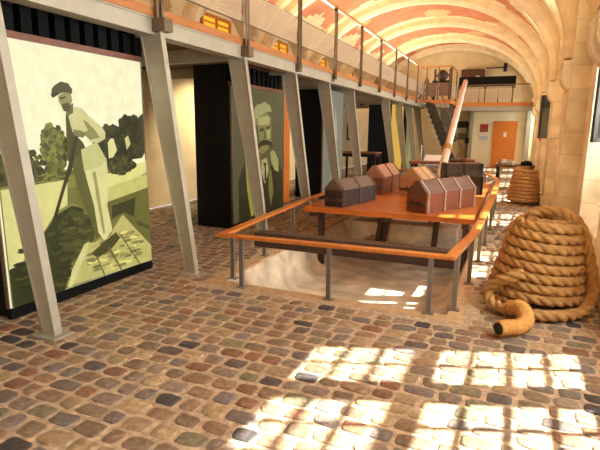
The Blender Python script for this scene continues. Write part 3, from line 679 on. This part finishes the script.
for x, y in [(-2.46, 4.16), (-2.7, 4.38), (-1.52, 4.195), (-.58, 4.235), (-.38, 4.42), (-.32, 5.3), (-.29, 6.3), (-.27, 7.3), (-.25, 8.5), (-.25, 9.8), (-.26, 11.1), (-.34, 12.3), (-.62, 13.5), (-1.3, 13.9), (-2.1, 13.9), (-2.9, 13.8), (-2.94, 12.2), (-2.94, 10.4), (-2.94, 8.6), (-2.9, 6.4), (-2.85, 5.4)]:
    post(x, y)
t = tag(obj('timber_beam', MB().box(-2.46, -.36, 4.42, 4.58, .375, .535), darkwood, None, .012), 'dark squared timber beam spanning the pit just behind the front handrail', 'beam')
# ------------------------------------------------------------ plank platform with trestles
t = thing('plank_platform', 'long orange plank platform over the pit carrying the wooden chests', 'platform', (-1.55, 8.9, 0))
y = 6.5
tp = MB()
while y < 11.3:
    w = .145; tp.box(-2.76 + 1.55, -.36 + 1.55, y - 8.9, y - 8.9 + w - .006, .465, .5); y += w
obj('plank_top', tp, orangex, t)
f = MB(); f.box(-1.21, 1.19, -2.42, -2.4, .43, .5); obj('front_edge', f, orangex, t)
f = MB(); f.box(1.17, 1.2, -2.42, 2.4, .43, .5); obj('side_edge', f, orange, t)
for x in (-1.1, -.0, 1.05):
    j_ = MB(); j_.box(x - .04, x + .04, -2.38, 2.38, .36, .465); obj('bearer', j_, darkwood, t)
for x0, y0, x1, y1 in ((-1.05, -2.1, -1.05, -2.1), (-.62, -.2, -.5, -.2), (-.42, -1.25, -.3, -1.25), (-.32, -1.25, -.2, -1.25), (.55, -1.6, .6, -1.6), (1.05, -2.1, 1.05, -2.1), (-1.05, 1.8, -1.05, 1.8), (1.0, 1.8, 1.0, 1.8), (0, 1.8, 0, 1.8)):
    j_ = MB(); j_.obox((x0 - .04, y0 - .04, -.47), (.08, 0, 0), (0, .08, 0), (x1 - x0, 0, .85)); obj('leg', j_, darkwood, t)

# ------------------------------------------------------------ chests
def chest(label, x, y, rotz, L, Wd, hs, ht, body, lid, strap, nstrap, z=.5, flat=.06, straps_end=True):
    t = thing('wooden_chest', label, 'chest', (x, y, z), rotz, 'house-shaped wooden chests on the platform')
    m_ = MB(); nb = 3
    m_.box(0, L, -Wd / 2, Wd / 2, .0, hs); obj('body', m_, body, t, .008)
    m_ = MB(); m_.prism([(-Wd / 2 - .012, hs), (Wd / 2 + .012, hs), (flat / 2, ht), (-flat / 2, ht)], -.008, L + .008, 'x'); obj('lid', m_, lid, t, .008)
    k = 0
    xs_ = [.02 + (L - .07) * i / (nstrap - 1) for i in range(nstrap)]
    for sx in xs_:
        o_ = .012
        prof = [(-Wd / 2 - o_, 0), (-Wd / 2 - o_, hs), (-Wd / 2 - .024, hs + .004), (-flat / 2 - .006, ht + .01), (flat / 2 + .006, ht + .01), (Wd / 2 + .024, hs + .004), (Wd / 2 + o_, hs), (Wd / 2 + o_, 0)]
        inner = [(-Wd / 2 + .005, 0), (-Wd / 2 + .005, hs), (-Wd / 2 - .004, hs), (-flat / 2, ht - .01), (flat / 2, ht - .01), (Wd / 2 + .004, hs), (Wd / 2 - .005, hs), (Wd / 2 - .005, 0)]
        m_ = MB()
        for i in range(7): m_.prism([prof[i], prof[i + 1], inner[i + 1], inner[i]], sx, sx + .035, 'x')
        obj('strap', m_, strap, t)
    m_ = MB(); pts = [Vector((-.012 - .045 * math.sin(PI * i / 10), -.075 * math.cos(PI * i / 10), hs * .6 - .03 * math.sin(PI * i / 10))) for i in range(11)]
    m_.tube(pts, .009, 6); obj('handle', m_, iron, t)
    m_ = MB(); m_.box(-.012, 0, -Wd / 2, Wd / 2, hs * .34, hs * .34 + .04); obj('end_batten', m_, strap if strap is not strapm else strapd, t)
    return t
def side(c0, c1, w):                                     # near right bottom corner, far right bottom corner
    a = math.atan2(c1[1] - c0[1], c1[0] - c0[0]); nx, ny = -math.sin(a), math.cos(a)
    return c0[0] + nx * w / 2, c0[1] + ny * w / 2, a, math.hypot(c1[0] - c0[0], c1[1] - c0[1])
x, y, a, L = side((-2.22, 6.62), (-2.0, 7.66), .3)
chest('dark chest with weathered lid at the left front of the platform', x, y, a, L, .3, .25, .4, chestd, mat('weathered_lid', (104, 82, 66), .55, var=.3, scale=6, stretch=(3, 14, 14), bump=.3), strapd, 3)
x, y, a, L = side((-1.02, 6.64), (-.47, 7.72), .34)
chest('large reddish brown chest with pale straps at the right front of the platform', x, y, a, L, .34, .27, .44, chestb, mat('greyed_lid', (104, 70, 60), .5, var=.3, scale=6, stretch=(3, 14, 14), bump=.3), strapm, 4)
x, y, a, L = side((-2.06, 8.35), (-2.0, 9.45), .34)
chest('brown chest with pinkish lid behind the left front chest', x, y, a, L, .36, .3, .5, chestb, mat('pink_lid', (156, 106, 80), .55, var=.2, scale=6, stretch=(3, 14, 14)), strapd, 3)
x, y, a, L = side((-1.36, 8.25), (-1.22, 8.8), .4)
chest('pale tan chest with a peaked end, behind the large front chest', x, y, a, L, .42, .3, .5, chestl, chestl, strapm, 3, flat=.02)
x, y, a, L = side((-1.1, 8.95), (-.44, 9.12), .52)
chest('dark brown chest lying crosswise behind the large front chest', x, y, a, L, .52, .33, .54, mat('black_oak', (52, 38, 28), .5, var=.3, scale=5, bump=.3), mat('black_oak_lid', (60, 44, 32), .5, var=.3, scale=5, bump=.3), iron, 3, flat=.3)

# ------------------------------------------------------------ long spar leaning on the far bridge
t = thing('spar', 'long pinkish wooden spar slanting up from the platform to the far bridge', 'spar', (0, 0, 0))
a, b = Vector((-1.53, 11.7, .55)), Vector((-2.0, 21.0, 3.58))
m_ = MB(); m_.tube([a.lerp(b, k / 12) for k in range(13)], [.098 - .0006 * k for k in range(13)], 14); obj('pole', m_, sparm, t)
m_ = MB(); p = a.lerp(b, .18); dd = (b - a).normalized()
pts = []
u = dd.orthogonal().normalized(); w = dd.cross(u)
for k in range(90):
    an = 2 * PI * k / 12; pts.append(p + dd * (k * .0035) + (u * math.cos(an) + w * math.sin(an)) * .112)
m_.tube(pts, .016, 6); obj('lashing', m_, ropem, t)
t = tag(obj('spar_prop', MB().box(-1.85, -1.2, 11.66, 11.86, .25, .42), darkwood), 'low dark timber carrying the foot of the long spar behind the platform', 'block')

# ------------------------------------------------------------ workbench and tool table beyond the pit
t = thing('workbench', 'long reddish workbench beyond the pit below the stair', 'workbench', (-2.1, 15.6, 0))
m_ = MB(); m_.box(-.85, 1.15, -.4, .4, .62, .7); obj('benchtop', m_, mat('red_bench', (140, 84, 62), .5, var=.25, scale=4, stretch=(2, 12, 12)), t, .006)
for x in (-.75, 1.05):
    for yy in (-.32, .32):
        m_ = MB(); m_.box(x - .05, x + .05, yy - .05, yy + .05, 0, .62); obj('leg', m_, darkwood, t)
m_ = MB(); m_.box(-.75, 1.05, -.3, .3, .2, .24); obj('shelf', m_, darkwood, t)
t = thing('notice_stand', 'thin white post with a white board standing on the workbench end', 'stand', (-2.4, 15.3, .7))
m_ = MB(); m_.tube([(-.2, 0, 0), (-.2, 0, .5)], .02, 8); obj('post', m_, white, t)
m_ = MB(); m_.obox((-.1, -.12, .02), (.6, 0, 0), (0, .3, .16), (0, -.01, .02)); obj('board', m_, white, t)
for i, (x, yy, L, r, lb) in enumerate(((-1.75, 15.5, .5, .06, 'dark wooden roller lying on the reddish workbench'), (-1.3, 15.7, .45, .05, 'thin brown roller at the right end of the reddish workbench'))):
    m_ = MB(); m_.tube([(x - L / 2, yy, .7 + r), (x + L / 2, yy + .1, .7 + r)], r, 12)
    o_ = tag(obj('wooden_roller', m_, darkwood if i == 0 else chestb), lb, 'roller')
t = thing('tool_table', 'small dark table with tools and cloth beyond the far rope coil', 'table', (.1, 15.6, 0))
m_ = MB(); m_.box(-.55, .5, -.35, .35, .62, .67); obj('tabletop', m_, darkwood, t, .005)
for x in (-.48, .43):
    for yy in (-.28, .28):
        m_ = MB(); m_.box(x - .04, x + .04, yy - .04, yy + .04, 0, .62); obj('leg', m_, iron, t)
m_ = MB(); random.seed(5)
def lump(mb, cx, cy, z, rx, ry, rz, seed=0, n=14):
    vs = []; fs = []
    for i in range(8):
        th = PI / 2 * i / 7
        for k in range(n):
            a = 2 * PI * k / n; d = 1 + .25 * noise.noise((math.cos(a) * 1.7 + seed, math.sin(a) * 1.7, i * .5))
            vs.append((cx + rx * math.cos(th) * math.cos(a) * d, cy + ry * math.cos(th) * math.sin(a) * d, z + rz * math.sin(th) * d))
    for i in range(7):
        for k in range(n): fs.append((i * n + k, i * n + (k + 1) % n, (i + 1) * n + (k + 1) % n, (i + 1) * n + k))
    fs.append(tuple(range(n))[::-1]); mb.add(vs, fs, (1, 1, 1), True)
lump(m_, -.2, 15.55, .67, .22, .18, .16, 3); tag(obj('cloth_bundle', m_, mat('grey_cloth', (176, 160, 140), .8, var=.25, scale=14)), 'crumpled pale grey cloth bundle on the tool table', 'cloth')
m_ = MB(); lump(m_, .38, 15.55, .67, .17, .18, .13, 9); tag(obj('tool_bag', m_, black), 'dark tool bag on the right of the tool table', 'bag')
m_ = MB(); m_.tube([(.2, 15.35, .82), (.45, 15.4, .83)], .02, 8); 
m_ = MB(); m_.tube([(.02, 15.3, .67), (.02, 15.3, .8)], .04, 12); tag(obj('tin_can', m_, white), 'small white tin between cloth and bag on the tool table', 'tin')

# ------------------------------------------------------------ ropes
def lay(pts, r, pitch, n=30, ds=.012):
    P = resample([Vector(p) for p in pts], ds)
    m_ = MB()
    def rf(a, i):
        d = (a - 2 * PI * i * ds / pitch) % (2 * PI / 3) - PI / 3; return .44 * math.cos(d) + math.sqrt(max(0, .56 ** 2 - (.44 * math.sin(d)) ** 2))
    m_.tube(P, r, n, True, (1, 1, 1), rf); return m_
def coil(cx, cy, r0, r1, z0, z1, turns, tilt=0, tdir=0, a0=0, drift=0):
    out = []; n = int(turns * 48)
    for k in range(n + 1):
        f = k / n; a = a0 - 2 * PI * turns * f; r = r0 + (r1 - r0) * f; cx_ = cx + drift * f; z = z0 + (z1 - z0) * f
        x_, y_ = r * math.cos(a), r * math.sin(a)
        out.append(Vector((cx_ + x_, cy + y_, z + tilt * f * (x_ * math.cos(tdir) + y_ * math.sin(tdir)))))
    return out
RR = .047
t = thing('coiled_rope', 'big near pile of thick golden hemp rope with a loose end at its foot', 'rope', (.3, 5.0, 0))
A0 = math.radians(250)
cl = coil(.0, .0, .41, .27, .055, .77, 7.9, -.03, 0, A0, .05)
aend = A0 - 2 * PI * 7.9
sp_ = [Vector((.05 + (.27 - .2 * k / 60) * math.cos(aend - 2 * PI * 1.9 * k / 60), (.27 - .2 * k / 60) * math.sin(aend - 2 * PI * 1.9 * k / 60), .77 + .03 * k / 60)) for k in range(1, 61)]
obj('rope', lay(cl + sp_, RR + .001, .27), ropem, t)
loop = smooth_path([(-.12, .02, .84), (.0, .02, .88), (.16, .0, .88), (.31, -.04, .78), (.41, -.08, .5), (.46, -.14, .22), (.38, -.32, .07), (.2, -.5, .06), (0, -.57, .06), (-.2, -.56, .06), (-.36, -.45, .08), (-.4, -.36, .16), (-.33, -.38, .26), (-.22, -.42, .33), (-.12, -.4, .37)], 14)
obj('loose_end', lay(loop, RR + .005, .27), ropem, t)
tail = smooth_path([(-.2, -.6, .1), (-.14, -.66, .14), (-.1, -.74, .13), (-.09, -.86, .09), (-.14, -.95, .075), (-.22, -1.01, .075), (-.29, -1.07, .075)], 12)
m_ = MB(); tp_ = resample(tail, .006); m_.tube(tp_, .062, 18, True, (1, 1, 1), lambda a, i: 1 + .05 * math.cos(i * 1.3)); ob = obj('whipped_end', m_, ropew, t)
e = tail[-1]; dd = (tail[-1] - tail[-3]).normalized()
m_ = MB(); m_.tube([e - dd * .004, e + dd * .012], [.05, .046], 16); obj('cut_end', m_, tar, ob)
m_ = MB()
t2 = thing('coiled_rope', 'far upright coil of thick hemp rope beside the right wall', 'rope', (.3, 12.2, 0))
obj('rope', lay(coil(0, 0, .33, .22, .055, .8, 9, 0, 0, 1.2), .046, .26, 18, .018), ropem, t2)

# ------------------------------------------------------------ things on the right wall
def leaf(label, hinge, free, z0, z1):
    hx, hy = hinge; L = math.hypot(free[0] - hx, free[1] - hy); a = math.atan2(free[1] - hy, free[0] - hx)
    t = thing('glazed_casement', label, 'window leaf', (hx, hy, z0), a, 'open casements on the right wall')
    H_ = z1 - z0; f = MB(); e = .05
    f.box(0, L, -.02, .02, 0, e); f.box(0, L, -.02, .02, H_ - e, H_); f.box(0, e, -.02, .02, 0, H_); f.box(L - e, L, -.02, .02, 0, H_)
    for k in (1, 2): f.box(0, L, -.012, .012, H_ * k / 3 - .015, H_ * k / 3 + .015)
    obj('frame', f, mat('dark_frame', (52, 44, 36), .5), t)
    p = MB(); p.box(e, L - e, -.003, .003, e, H_ - e); obj('pane', p, mat('smoky_pane', (58, 58, 56), .08, var=.3, scale=4, spec=.9), t)
leaf('dark framed casement standing open beside the nearest stone pier', (1.0, 6.5), (.79, 6.35), 1.5, 2.75)
leaf('dark framed casement standing open beyond the second stone pier', (.93, 13.1), (.52, 13.5), 1.47, 2.5)
t = tag(obj('fire_call_point', MB().box(.64, .681, 15.4, 15.54, 1.38, 1.52), red, None, .004), 'small red fire call point on a far stone pier', 'alarm')
t = tag(obj('wall_rod', MB().tube([(.69, 11.68, 1.5), (.95, 11.6, 1.5)], .018, 8), white), 'short pale rod fixed across the recess by the second pier', 'rod')
